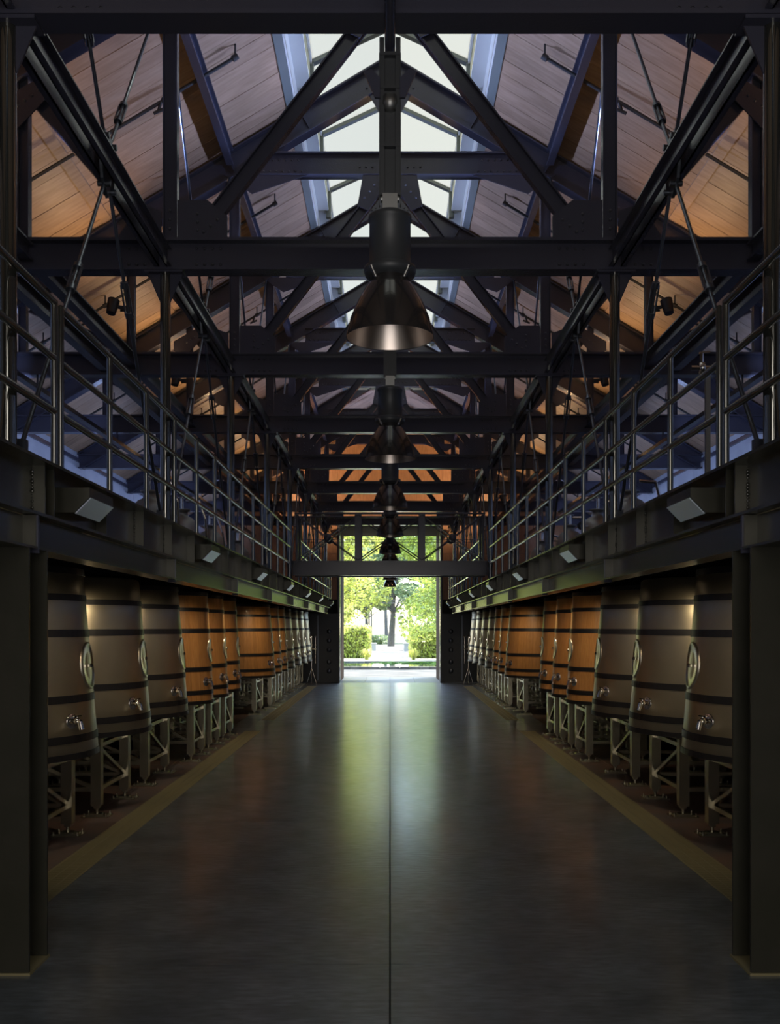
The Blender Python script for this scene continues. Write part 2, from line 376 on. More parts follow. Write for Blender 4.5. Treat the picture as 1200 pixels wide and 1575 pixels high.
# ---------------------------------------------------------------- roof trusses
CB, CT = 5.66, 5.98
def bolts(mb, pts, y=-.012, r=.016, d=-1):
    for x, z in pts: mb.lathe([(r, 0), (r * .8, d * .014), (.001, d * .016)], 6, (x, y, z), axis='y')
def make_truss(name, label):
    t = thing(name, label, 'roof truss', (0, DK[0], 0), 'steel trusses crossing the hall')
    c = MB().ibeam((-6.98, 0, (CB + CT) / 2), (6.98, 0, (CB + CT) / 2), .20, CT - CB, tf=.03)
    c.build('bottom_chord', M['truss'], t)
    for s in (-1, 1):
        r = MB().ibeam((0, 0, 9.98), (6.98, 0, 5.80), .20, .345, tf=.022)
        for x in (1.2, 2.25, 3.67, 5.2):
            z = 9.98 - .6 * x; r.bar((x + .085, 0, z + .145), (x - .085, 0, z - .145), .18, .012)
        r.build('rafter', M['truss'], t, s)
        for x, wd in ((2.2, .145), (3.67, .11), (5.2, .11)):
            zt = 9.78 - .6 * x + .02; v = MB().bar((x - wd / 2 + .006, 0, CT), (x - wd / 2 + .006, 0, zt), .10, .012)
            v.bar((x + wd / 2 - .006, 0, CT), (x + wd / 2 - .006, 0, zt), .10, .012); v.bar((x, 0, CT), (x, 0, zt), .012, wd - .02)
            v.build('web_post', M['truss'], t, s)
        for p0, p1, wd in (((1.86, 6.10), (.12, 8.36), .15), ((2.40, 6.08), (3.62, 7.48), .14), ((3.86, 6.06), (5.1, 6.62), .12)):
            MB().ibeam((p0[0], 0, p0[1]), (p1[0], 0, p1[1]), .10, wd, tf=.014).build('web_diagonal', M['truss'], t, s)
        for poly in ([(1.62, CT), (1.62, 6.20), (1.82, 6.36), (2.12, 6.36), (2.12, CT)], [(2.28, CT), (2.28, 6.25), (2.5, 6.33), (2.72, CT)],
                     [(3.42, 7.62), (3.95, 7.32), (3.95, 7.15), (3.74, 7.05), (3.45, 7.35)], [(1.15, 8.49), (2.35, 8.49), (1.95, 8.22)]):
            MB().prism(poly, -.07, -.055).build('gusset_plate', M['truss'], t, s)
        g = MB()
        bolts(g, [(1.92, 6.06 + .08 * i) for i in range(3)] + [(1.72 + .07 * i, 6.16 - .06 * i) for i in range(3)], -.07)
        bolts(g, [(2.2, 6.08 + .09 * i) for i in range(3)], -.052)
        bolts(g, [(3.50 + .07 * i, 7.40 + .05 * (1 - i)) for i in range(4)], -.07)
        bolts(g, [(1.25 + .09 * i, 8.56) for i in range(7)] + [(1.3 + .09 * i, 8.72) for i in range(6)], -.008)
        bolts(g, [(2.2 + d, z) for d in (-.5, -.42, -.34, -.26, .26, .34, .42) for z in (CB + .08, CT - .08)], -.008)
        bolts(g, [(.12 + .07 * i, 9.86 - .04 * i) for i in range(4)], -.008)
        tag(g.build('bolts', M['bolt'], t, s), kind='stuff')
    MB().ibeam((-1.9, 0, 8.65), (1.9, 0, 8.65), .18, .32, tf=.02).build('collar_beam', M['truss'], t)
    for poly in ([(-.38, 8.49), (.38, 8.49), (.46, 8.05), (.30, 7.98), (.14, 8.24), (-.14, 8.24), (-.30, 7.98), (-.46, 8.05)], [(-.30, 9.62), (0, 9.8), (.30, 9.62), (.16, 9.38), (-.16, 9.38)]):
        MB().prism(poly, -.07, -.055).build('centre_gusset', M['truss'], t)
    g = MB(); bolts(g, [(s * (.22 + .07 * i), 8.34 - .09 * i) for s in (-1, 1) for i in range(3)], -.07); bolts(g, [(s * (.25 + .09 * i), 8.62) for s in (-1, 1) for i in range(3)], -.008)
    tag(g.build('bolts', M['bolt'], t), kind='stuff')
    MB().bar((0, 0, 8.80), (0, 0, 9.8), .10, .11).build('king_post', M['truss'], t)
    return t
where = ['nearest the camera, its chord crossing the top edge of the picture', 'second from the camera, behind the largest pendant lamp', 'third from the camera', 'fourth from the camera',
         'fifth from the camera, above the footbridge', 'sixth from the camera', 'seventh from the camera', 'farthest, close to the wooden gable wall']
tr0 = make_truss('roof_truss', 'dark steel roof truss ' + where[0])
for k in range(1, NT):
    t = dup(tr0, (0, DK[k], 0)); t['label'] = 'dark steel roof truss ' + where[k]

# ---------------------------------------------------------------- longitudinal steel, side by side
for s in (-1, 1):
    t = thing('eave_beam', 'paired dark steel channels running lengthwise over the %s catwalk railing' % SIDE[s], 'beam', (s * 2.255, 0, 0))
    for a, b in zip([DK[0] - 3.6] + DK, DK + [WY]):
        for q in (-1, 1):
            m = MB().box(q * .035, q * .045, a + .11, b - .11, 5.68, 5.86); m.box(q * .035, q * .085, a + .11, b - .11, 5.68, 5.692); m.box(q * .035, q * .085, a + .11, b - .11, 5.848, 5.86)
            m.build('channel', M['truss'], t)
    for x, z, lab in ((3.60, 5.82, 'inner'), (4.0, 5.78, 'outer')):
        t = thing('tie_beam', 'blue-lit lengthwise steel beam above the %s catwalk, the %s of its pair' % (SIDE[s], lab), 'beam', (s * x, 0, 0))
        for a, b in zip([DK[0] - 3.6] + DK, DK + [WY]):
            MB().ibeam((0, a + .11, z), (0, b - .11, z), .12, .18, side=(1, 0, 0)).build('beam_length', M['truss'], t)
    for x in (2.25, 5.2):
        t = thing('roof_purlin', '%s steel purlin under the boards of the %s roof slope' % ('upper' if x < 3 else 'lower', SIDE[s]), 'beam', (s * x, 0, 0))
        for a, b in zip([DK[0] - 3.6] + DK, DK + [WY]):
            MB().ibeam((0, a + .11, rz(x) - .16), (0, b - .11, rz(x) - .16), .10, .22, side=(1, 0, 0)).build('beam_length', M['truss'], t)
# rods, pipes
def turnb(m, p0, p1, t, r=.016):
    p0, p1 = Vector(p0), Vector(p1); d = (p1 - p0).normalized(); c = p0.lerp(p1, t)
    for q in (-1, 1): m.bar(c - d * .13 + Vector((q * .03, 0, 0)), c + d * .13 + Vector((q * .03, 0, 0)), .012, .022, (1, 0, 0))
    for q in (-1, 1): m.tube(c + d * (.13 * q - .025), c + d * (.13 * q + .025), .034, n=8)
def make_rods():
    t = thing('rod_bracing', '', 'bracing', (0, 0, 0), 'tension rod bracing along the catwalks')
    h = P / 2
    for q in (-1, 1):
        for p0, p1, tt in (((0, q * .08, 5.60), (0, q * (h - .22), 3.22), .42), ((0, q * .08, 5.98), (0, q * (h - .12), 8.42), .25)):
            m = MB().tube(p0, p1, .0155, n=8); turnb(m, p0, p1, tt if q < 0 else tt * .7)
            m.build('rod', M['rod'], t)
        m = MB().box(-.03, .03, q * (h - .22) - .03, q * (h - .22) + .03, 3.165, 3.25); m.build('clevis', M['rod'], t)
    m = MB().prism([(-.20, 5.86), (-.10, 6.03), (.10, 6.03), (.20, 5.86), (.14, 5.62), (0, 5.52), (-.14, 5.62)], -.012, .012, 'x')
    m.tube((-.05, .10, 5.97), (.05, .10, 5.97), .025); m.tube((-.05, -.10, 5.97), (.05, -.10, 5.97), .025); m.tube((-.05, .08, 5.60), (.05, .08, 5.60), .022); m.tube((-.05, -.08, 5.60), (.05, -.08, 5.60), .022)
    m.build('clevis_plate', M['rod'], t); return t
rod0 = make_rods()
for s in (-1, 1):
    for k in range(NT - 1):
        o = rod0 if (s < 0 and k == 0) else dup(rod0)
        o.location = (s * 2.255, DK[k] + P / 2, 0)
        o['label'] = 'crossed tension rods with turnbuckles above the %s catwalk, %s bay from the camera' % (SIDE[s], ORD[k])
def make_pipe():
    t = thing('sprinkler_pipe', '', 'pipe', (0, 0, 0), 'sprinkler pipes under the roof boards')
    f = lambda x: (x, 0, rz(x) - .16)
    MB().tube(f(1.85), f(6.7), .022, n=8).build('pipe', M['rubber'], t)
    for x in (1.86, 2.7, 3.6, 4.6, 5.6): MB().tube((x, 0, rz(x) - .16), (x, 0, rz(x)), .012, n=6).tube((x - .03, 0, rz(x) - .14), (x + .03, 0, rz(x) - .18), .038, n=8).build('hanger', M['rubber'], t)
    for x in (2.75, 4.9): MB().tube((x, 0, rz(x) - .16), (x + .03, 0, rz(x) - .27), .02, n=8).tube((x - .05, 0, rz(x) - .24), (x + .09, 0, rz(x) - .30), .02, n=8).build('sprinkler_head', M['rubber'], t)
    return t
pipe0 = make_pipe()
for s in (-1, 1):
    for k in range(NT - 1):
        o = pipe0 if (s > 0 and k == 0) else dup(pipe0)
        o.location = (0, DK[k] + P / 2 - .1, 0); o.rotation_euler = (0, 0, 0 if s > 0 else math.pi)
        o['label'] = 'black sprinkler pipe under the %s roof slope, %s bay from the camera' % (SIDE[s], ORD[k])

# ---------------------------------------------------------------- catwalk structure
DZ = 3.15
def colpost():
    t = thing('round_post', '', 'post', (0, 0, DZ), 'round posts standing on the catwalk edges')
    MB().tube((0, 0, 0), (0, 0, CB - DZ), .052, n=16, cap=False).build('shaft', M['rail'], t)
    m = MB(); m.prism([(-.18, CB - DZ), (-.05, CB - DZ - .30), (.05, CB - DZ - .30), (.18, CB - DZ)], -.008, .008)
    m.box(-.19, .19, -.09, .09, CB - DZ - .02, CB - DZ); m.build('cap_gusset', M['truss'], t)
    m = MB(); m.prism([(-.12, 0), (-.055, .34), (.055, .34), (.12, 0)], -.006, .006, 'x'); m.box(-.055, .055, -.12, .12, 0, .015); m.build('base_fin', M['rail'], t); return t
cp0 = colpost()
for s in (-1, 1):
    for k in range(NT):
        o = cp0 if (s < 0 and k == 0) else dup(cp0)
        o.location = (s * 2.255, DK[k], DZ)
        o['label'] = 'dark round steel post on the %s catwalk carrying the %s truss from the camera' % (SIDE[s], ORD[k])
    # deck
    dk = MB().box(s * 2.28, s * (WX), BY, WY - .02, DZ - .03, DZ); dk = struct('floor_catwalk_' + SIDE[s], dk, M['deck'])
    for k in range(NT): MB().ibeam((s * 2.36, DK[k] + .15, 2.98), (s * (WX - .02), DK[k] + .15, 2.98), .14, .27).build('cross_beam', M['deck'], dk)
    # girder : web, flanges, stiffeners
    t = thing('catwalk_girder', 'deep dark steel edge girder with welded stiffeners carrying the %s catwalk' % SIDE[s], 'girder', (s * 2.2, 0, 0))
    MB().box(.075, .09, 1.0, WY - 1.2, 2.82, 3.13).build('web', M['beam'], t, s)
    MB().box(-.055, .16, 1.0, WY - 1.2, 3.13, 3.15).build('top_flange', M['beam'], t, s)
    MB().box(-.015, .16, 1.0, WY - 1.2, 2.80, 2.82).build('bottom_flange', M['beam'], t, s)
    st = MB().box(-.005, .075, 0, .014, 2.82, 3.13).mesh('stiffener', M['beam'], s)
    for y in [2.98, 4.11, 5.24, 6.20, 6.37] + [6.42 + 1.13 * i for i in range(1, 26)]: put('stiffener', st, t, (0, y, 0))
    wd = MB()
    for y in [5.24, 6.20, 8.68, 9.81]:
        for i in range(14): wd.ball((.072, y - .004, 2.84 + .021 * i), random.uniform(.004, .012), 5)
    tag(wd.build('weld_bead', M['rail'], t, s), kind='stuff')
    t = thing('lower_beam', 'rust-tinged lower steel beam under the %s catwalk girder above the tanks' % SIDE[s], 'beam', (s * 2.2, 0, 0))
    xs = [1.0, 6.05] + [d + .15 for d in DK[1:]]
    for a, b in zip(xs, xs[1:]):
        m = MB().box(.07, .085, a + .012, b - .012, 2.60, 2.795); m.box(-.02, .17, a + .012, b - .012, 2.585, 2.60)
        m.box(-.01, .07, b - .026, b - .012, 2.60, 2.795); m.build('beam_length', M['beam'], t, s)
        MB().box(-.02, .06, b - .013, b + .013, 2.56, 2.795).build('splice_plate', M['truss'], t, s)
    # near H column
    t = thing('front_column', 'massive dark steel column at the %s edge of the picture' % SIDE[s], 'column', (s * 2.33, 6.05, 0))
    MB().box(-.15, .15, -.165, -.145, .015, 2.585).build('near_flange', M['beam'], t)
    MB().box(-.15, .15, .145, .165, .015, 2.585).build('far_flange', M['beam'], t)
    MB().box(-.008, .008, -.145, .145, .015, 2.585).build('column_web', M['beam'], t)
    MB().box(-.16, .16, -.175, .175, 0, .015).build('base_plate', M['grate'], t)
    # railings
    def railing(a, b, posts, lab, x=2.17):
        t = thing('guard_rail', lab, 'railing', (s * x, 0, DZ))
        for z in (.345, .69, 1.05):
            m = MB()
            for i, (p, q) in enumerate(zip(posts, posts[1:])): m.tube((0, p, z), (0, q, z), .0235, n=12)
            m.build('top_rail' if z > 1 else 'mid_rail', M['rail'], t)
        pm = MB().tube((0, 0, 0), (0, 0, 1.06), .0235, n=12).mesh('post', M['rail'])
        for p in posts: put('post', pm, t, (0, p, 0))
    railing(2, 6.3, [1.78, 2.91, 4.04, 5.17, 6.30], 'short steel pipe railing at the very front of the %s catwalk' % SIDE[s])
    railing(0, 0, [6.42 + 1.13 * i for i in range(14)], 'long steel pipe railing along the %s catwalk up to the footbridge' % SIDE[s])
    railing(0, 0, [23.15 + 1.13 * i for i in range(12)], 'steel pipe railing of the %s catwalk beyond the footbridge' % SIDE[s])
# box fixtures on the girders
def boxlight():
    t = thing('box_light', '', 'light fixture', (0, 0, 0), 'box lights on the catwalk girders')
    MB().prism([(.072, .95), (-.16, .95), (-.16, .885), (-.055, .78), (.072, .78)], 0, .56).build('housing', M['beam'], t)
    MB().prism([(-.163, .883), (-.058, .777), (-.062, .773), (-.167, .879)], .01, .55).build('lens', M['boxl'], t); return t
for s in (-1, 1):
    b0 = boxlight()
    if s > 0:
        for c in b0.children:
            for v in c.data.vertices: v.co.x = -v.co.x
            c.data.flip_normals()
    for k in range(7):
        o = b0 if k == 0 else dup(b0)
        o.location = (s * 2.2, 6.62 + 1.13 * round(4.62 * k / 1.13), 2.1)
        o['label'] = 'grey box light with slanted face on the %s girder, %s from the camera' % (SIDE[s], ORD[k])
for o in list(COL.objects):       # left boxes face +x: mirror once (shared data)
    pass
seen = set()
for o in COL.objects:
    if o.parent and o.parent.name.startswith('box_light') and o.data.name not in seen:
        seen.add(o.data.name)
        for v in o.data.vertices: v.co.x = -v.co.x
        o.data.flip_normals()

# ---------------------------------------------------------------- footbridge
t = thing('footbridge', 'dark steel footbridge spanning between both catwalks with cross-braced railing', 'bridge', (0, 22.0, 0))
MB().ibeam((-2.2, 0, 3.435), (2.2, 0, 3.435), .16, .33, tf=.025).build('near_girder', M['truss'], t)
MB().ibeam((-2.2, .68, 3.435), (2.2, .68, 3.435), .16, .33, tf=.025).build('far_girder', M['truss'], t)
MB().box(-2.2, 2.2, .08, .60, 3.56, 3.60).build('walk_plate', M['deck'], t)
for y in (0, .68):
    m = MB().tube((-2.15, y, 4.67), (2.15, y, 4.67), .022); m.build('hand_rail', M['truss'], t)
    m = MB().tube((-2.15, y, 4.08), (2.15, y, 4.08), .008, n=6); m.build('mid_cable', M['truss'], t)
    for x in (-2.1, -.72, .72, 2.1):
        w = .075 if abs(x) < 1 else .03
        MB().box(x - w, x + w, y - .02, y + .02, 3.60, 4.67).build('bridge_post', M['truss'], t)
    for a, b in ((-2.1, -.72), (-.72, .72), (.72, 2.1)):
        m = MB()
        for off in (-.04, .04): m.tube((a, y + off, 3.62), (b, y + off, 4.64), .011, n=6); m.tube((a, y + off, 4.64), (b, y + off, 3.62), .011, n=6)
        m.lathe([(.001, -.05), (.09, -.05), (.09, .05), (.001, .05)], 10, ((a + b) / 2, y, 4.13), axis='y'); m.build('cross_brace', M['truss'], t)

# ---------------------------------------------------------------- pendant lamps
def lamp():
    t = thing('pendant_lamp', '', 'lamp', (0, 0, 0), 'bell-shaped pendant lamps along the centre line')
    z = 3.85
    MB().lathe([(.265, 0), (.263, .015), (.240, .115), (.205, .20), (.155, .29), (.115, .345), (.108, .365)], 48, (0, 0, z)).build('shade', M['lamp'], t)
    MB().lathe([(.262, .003), (.236, .115), (.200, .20), (.150, .287), (.10, .335), (.001, .34)], 48, (0, 0, z)).build('reflector', M['lampin'], t)
    MB().lathe([(.108, .362), (.15, .375), (.158, .40), (.156, .425), (.128, .435), (.125, .44), (.125, .70), (.131, .705), (.131, .73), (.11, .745), (.001, .747)], 40, (0, 0, z)).build('housing', M['lampcyl'], t)
    for i in range(4):
        a = R(45 + 90 * i); MB().tube((.160 * math.cos(a), .160 * math.sin(a), z + .405), (.118 * math.cos(a), .118 * math.sin(a), z + .345), .012, n=8).build('clip', M['chrome'], t)
    m = MB().box(-.045, .045, -.04, .04, z + .745, z + .86); m.tube((-.055, 0, z + .84), (.055, 0, z + .84), .02); m.build('hook_bracket', M['galv'], t)
    m = MB()
    for q in (-1, 1): m.box(q * .034, q * .064, -.02, .02, z + .86, CB); m.box(q * .062, q * .066, -.03, .03, z + .80, CB - .1)
    for zz in (5.0, 5.35, 5.55): m.box(-.062, .062, -.025, .025, zz, zz + .02)
    m.box(-.034, .034, .012, .018, z + .86, CB - .1)
    m.build('hanger_bar', M['lampcyl'], t)
    for q in (-1, 1): MB().prism([(q * .06, 5.28), (q * .09, 5.28), (q * .16, 5.44), (q * .11, 5.45), (q * .06, 5.40)], -.05, -.03).build('wing_bracket', M['truss'], t)
    MB().lathe([(.001, 0), (.03, .005), (.05, .04), (.045, .09), (.001, .10)], 16, (0, 0, 5.22)).build('junction_cap', M['galv'], t)
    MB().lathe([(.001, 0), (.03, .0), (.045, .05), (.04, .12), (.02, .16)], 16, (0, 0, z + .12)).build('bulb', M['galv'], t)
    return t
l0 = lamp()
for k in range(9):
    o = l0 if k == 0 else dup(l0)
    o.location = (0, [5.90, 10.15, 14.35, 18.7, 23.07, 27.4, 31.7, 35.9, 38.9][k], 0)
    o['label'] = 'dark bell-shaped pendant lamp, %s' % ['largest and nearest the camera', 'second nearest the camera', 'third nearest the camera', 'fourth nearest the camera', 'fifth nearest, just past the footbridge railing',
        'sixth nearest, beyond the footbridge', 'third from the far end of the row', 'second from the far end, before the doorway', 'smallest, hanging in the doorway against the garden'][k]
    if k == 8:
        o.location.z = -.13
        for c in o.children:
            if c.name.startswith('hanger_bar'): c.data = c.data.copy(); [setattr(v.co, 'z', DH + .13) for v in c.data.vertices if abs(v.co.z - CB) < .01]

t = thing('lighting_conduit', 'black conduit pipe running under the truss chords that carries the pendant lamps', 'conduit', (0, 0, 5.625))
MB().tube((0, 5.0, 0), (0, WY - .02, 0), .032, n=14).build('conduit', M['truss'], t)
# ---------------------------------------------------------------- spotlights and added cool wall-wash tubes
def spot(s):
    t = thing('spotlight', '', 'light fixture', (0, 0, 0), 'black spotlights fixed to the truss posts')
    d = Vector((-s * .15, .25, 1)).normalized(); c = Vector((s * .22, -.15, 0))
    MB().tube(c - d * .13, c + d * .08, .065, .085, n=16).build('body', M['red_lamp'], t)
    MB().tube(c + d * .078, c + d * .084, .07, n=16).build('lens', M['lens'], t)
    m = MB().bar((s * .05, -.06, -.03), c, .02, .05); m.box(s * .04, s * .14, -.07, -.05, -.06, .02); m.build('yoke', M['red_lamp'], t)
    return t
for s in (-1, 1):
    sp = spot(s)
    for k in range(NT):
        o = sp if k == 0 else dup(sp)
        o.location = (s * 3.67, DK[k], 6.62)
        o['label'] = 'small black spotlight aimed at the %s roof slope, on the %s truss from the camera' % (SIDE[s], ORD[k])
        if k == 0: continue
        light('spot_light', 'SPOT', (s * 3.87, DK[k] - .12, 6.76), SPOT_W, SPOT_C, (s * .35, -.9, 1.0), spot_size=R(125), spot_blend=.8, shadow_soft_size=.06)
        light('spot_light', 'SPOT', (s * 3.87, DK[k] + .02, 6.76), SPOT_W, SPOT_C, (-s * .1, .9, 1.0), spot_size=R(120), spot_blend=.8, shadow_soft_size=.06)
        light('cool_roof_fill', 'SPOT', (s * 3.75, DK[k] - .14, 6.80), ROOF_FILL_W * (1 if k < 2 else 1.7), ROOF_FILL_C, (-s * 5.3, -1.6, 2.45), spot_size=R(52), spot_blend=1., shadow_soft_size=.08)  # added bare spot without a fitting, cools the upper roof boards
        if k == 1: light('cool_roof_fill', 'SPOT', (s * 3.75, DK[k] + .14, 6.80), ROOF_FILL_W, ROOF_FILL_C, (-s * 5.3, 1.6, 2.45), spot_size=R(52), spot_blend=1., shadow_soft_size=.08)
        if k == NT - 1: light('gable_fill', 'SPOT', (s * 3.7, DK[k] + .14, 6.70), 420, (1, .66, .40), (-s * 2.2, 2.9, 1.1), spot_size=R(110), spot_blend=.9, shadow_soft_size=.08)  # added bare spot without a fitting, brightens the wooden gable
    t = MB()
    tl = thing('added_linear_light', 'long cool linear light added over the %s catwalk washing the side wall' % SIDE[s], 'light fixture', (s * 5.0, 0, 5.45))  # added fixture that supplies the cool light on the wall
    a, b = 4.0, WY - 1
    MB().box(-.05, .05, a, b, 0, .07).build('housing', M['truss'], tl)
    MB().box(s * .05, s * .056, a + .05, b - .05, .01, .05).build('tube', M['tube'], tl)
    for d in DK: MB().box(-.01, .01, d - .01, d + .01, .07, CB - 5.45).build('bracket', M['truss'], tl)
    light('wall_wash_fill', 'AREA', (s * 5.08, (a + b) / 2, 5.48), COOL_W, COOL_C, (s * 1., 0, .12), shape='RECTANGLE', size=b - a, size_y=.06)
# ---------------------------------------------------------------- tanks
ZB, ZT = .89, 2.66
def rad(z, Rb, k=.147): return Rb * (1 - k * (z - ZB) / (ZT - ZB))
HOOPS = [(.89, .945), (1.04, 1.11), (1.405, 1.475), (2.01, 2.08), (2.35, 2.41), (2.60, 2.66)]
cache = {}
def C(key, fn):
    if key not in cache: cache[key] = fn()
    return cache[key]
def tank(s, x, y, Rb, oak, label, big=False, topband=True):
    name = 'oak_vat' if oak else 'steel_tank'
    t = thing(name, label, 'vat' if oak else 'tank', (s * x, y, 0), 'oak vats under the catwalks' if oak else 'conical steel tanks under the catwalks')
    if oak:
        n = 72 if big else 48
        def stave():
            da = 2 * math.pi / n * .485; vs = []
            for z in (ZB + .02, ZT - .01):
                for r in (rad(z, Rb), rad(z, Rb) - .045):
                    for a in (-da, da): vs.append((r * math.cos(a), r * math.sin(a), z))
            mb = MB().add(vs, [(0, 1, 5, 4), (3, 2, 6, 7), (1, 3, 7, 5), (2, 0, 4, 6), (4, 5, 7, 6), (1, 0, 2, 3)])
            return mb.mesh('stave', M['oak'])
        sm = C(('stave', Rb), stave)
        for i in range(n): put('stave', sm, t, (0, 0, 0), 2 * math.pi * i / n)
        put('head', C(('head', Rb), lambda: MB().lathe([(.001, ZB + .03), (rad(ZB, Rb) - .045, ZB + .03), (rad(ZT, Rb) - .045, ZT - .04), (.001, ZT - .04)], 32).mesh('head', M['oak'])), t)
    else:
        put('body', C(('body', Rb), lambda: MB().lathe([(.001, ZB), (Rb - .01, ZB), (Rb, ZB + .01)] + [(rad(z, Rb), z) for z in (1.2, 1.7, 2.2, ZT - .02)] + [(rad(ZT, Rb) - .02, ZT), (.001, ZT + .03)], 72).mesh('body', M['steel'])), t)
    for i, (a, b) in enumerate(HOOPS):
        if i == 5 and not topband: continue
        put('hoop', C(('hoop', Rb, i), lambda: MB().lathe([(rad(a, Rb) - .002, a), (rad(a, Rb) + .008, a), (rad(b, Rb) + .008, b), (rad(b, Rb) - .002, b)], 72, smooth=False).mesh('hoop', M['hoop'])), t)
    # hatch facing the aisle (built on +x of a frame turned toward the aisle)
    zc = 1.735; hr = .225 if not oak else .19; sl = Rb * .147 / (ZT - ZB)
    def hatch():
        mb = MB().lathe([(.001, -.008), (hr * .55, -.005), (hr * .86, .002), (hr * .90, .010), (hr * .97, .010), (hr, .004), (hr, -.06)], 44, axis='x')
        mb.v = [(math.sqrt(rad(zc, Rb) ** 2 - .72 * v[1] ** 2) + v[0] + .004 - v[2] * sl, v[1], zc + v[2]) for v in mb.v]
        return mb.mesh('hatch', M['hatch'])
    aim = math.pi if s > 0 else 0.
    h = put('hatch', C(('hatch', Rb), hatch), t, (0, 0, 0), aim - s * R(4))
    def knob():
        mb = MB().tube((rad(zc, Rb) - .03, 0, zc), (rad(zc, Rb) + .02, 0, zc), .012); mb.tube((rad(zc, Rb) + .015, -.05, zc), (rad(zc, Rb) + .015, .05, zc), .012); mb.ball((rad(zc, Rb) + .02, 0, zc), .02); return mb.mesh('hatch_knob', M['chrome'])
    put('hatch_knob', C(('knob', Rb), knob), h)
    def tap():
        zt = 1.24; r = rad(zt, Rb); mb = MB().lathe([(.001, .014), (.068, .014), (.072, 0)], 20, (r, 0, zt), axis='x')
        mb.tube((r, 0, zt), (r + .11, 0, zt), .022); mb.ball((r + .07, 0, zt), .036, 10); mb.tube((r + .10, 0, zt + .0), (r + .12, 0, zt - .075), .022, .026)
        return mb.mesh('tap', M['chrome'])
    tp = put('tap', C(('tap', Rb), tap), t, (0, 0, 0), (aim - R(22) if s < 0 else aim + R(22)))
    def tapl():
        zt = 1.24; r = rad(zt, Rb); mb = MB().bar((r + .07, -.05, zt + .05), (r + .07, .05, zt + .05), .016, .012, (1, 0, 0)); mb.tube((r + .07, 0, zt), (r + .07, 0, zt + .05), .01); return mb.mesh('tap_lever', M['chrome'])
    put('tap_lever', C(('tapl', Rb), tapl), tp)
    # stand
    q = .57 if Rb > .8 else .42
    def fr():
        mb = MB()
        for a in (-1, 1):
            for z in (.30, .78):
                mb.bar((a * q, -q, z), (a * q, q, z), .045, .045, (1, 0, 0)); mb.bar((-q, a * q, z), (q, a * q, z), .045, .045)
            mb.bar((a * q, -q, .78), (a * q, q, .30), .04, .04, (1, 0, 0)); mb.bar((-q, a * q, .78), (q, a * q, .30), .04, .04)
            mb.box(-q - .1, q + .1, a * q - .06, a * q + .06, .865, ZB)
        return mb.mesh('stand_frame', M['leg'])
    f = put('stand_frame', C(('fr', q), fr), t)
    lg = C('leg', lambda: MB().box(-.055, .055, -.055, .055, .12, .868).box(-.03, .03, -.03, .03, .085, .12).tube((0, 0, .03), (0, 0, .09), .018).mesh('leg', M['leg']))
    def bp():
        mb = MB().box(-.15, .15, -.11, .11, 0, .012).box(-.11, .11, -.08, .08, .012, .022).box(-.06, .06, -.06, .06, .022, .035)
        for a in (-1, 1):
            for b in (-1, 1): mb.tube((a * .12, b * .085, .012), (a * .12, b * .085, .045), .010, n=6)
        return mb.mesh('base_plate', M['leg'])
    bpm = C('bp', bp)
    for a in (-1, 1):
        for b in (-1, 1): put('leg', lg, f, (a * q, b * q, 0)); put('base_plate', bpm, f, (a * q, b * q, 0))
    return t
TK = [(3.83, 9.30, 1.01, 0, 'conical brushed steel tank nearest the camera on the %s, cut off by the front column'),
      (3.83, 11.42, 1.01, 0, 'conical brushed steel tank on the %s, second from the camera'),
      (3.83, 13.54, 1.01, 0, 'conical brushed steel tank on the %s, next to the first oak vat'),
      (3.54, 15.70, .69, 1, 'orange oak vat on the %s, beside the third steel tank'),
      (3.54, 17.16, .69, 1, 'orange oak vat on the %s, middle of the front three oak vats'),
      (3.54, 18.60, .69, 1, 'orange oak vat on the %s, last of the front three before the gap'),
      (3.83, 24.00, 1.01, 2, 'widest orange oak vat on the %s, standing after the gap'),
      (3.54, 25.75, .69, 1, 'narrow oak vat on the %s, directly behind the widest vat'),
      (3.54, 27.22, .69, 1, 'narrow oak vat on the %s, last oak before the far steel tanks'),
      (3.83, 29.10, 1.0, 0, 'far conical steel tank on the %s, first behind the oak vats'),
      (3.83, 31.20, 1.0, 0, 'far conical steel tank on the %s, second behind the oak vats'),
      (3.83, 33.30, 1.0, 0, 'far conical steel tank on the %s, third behind the oak vats'),
      (3.83, 35.40, 1.0, 0, 'conical steel tank on the %s beside the end wall, brightest in the daylight')]
for s in (-1, 1):
    for i, (x, y, Rb, kind, lab) in enumerate(TK): tank(s, x, y, Rb, kind > 0, lab % SIDE[s], kind == 2, i != 1)

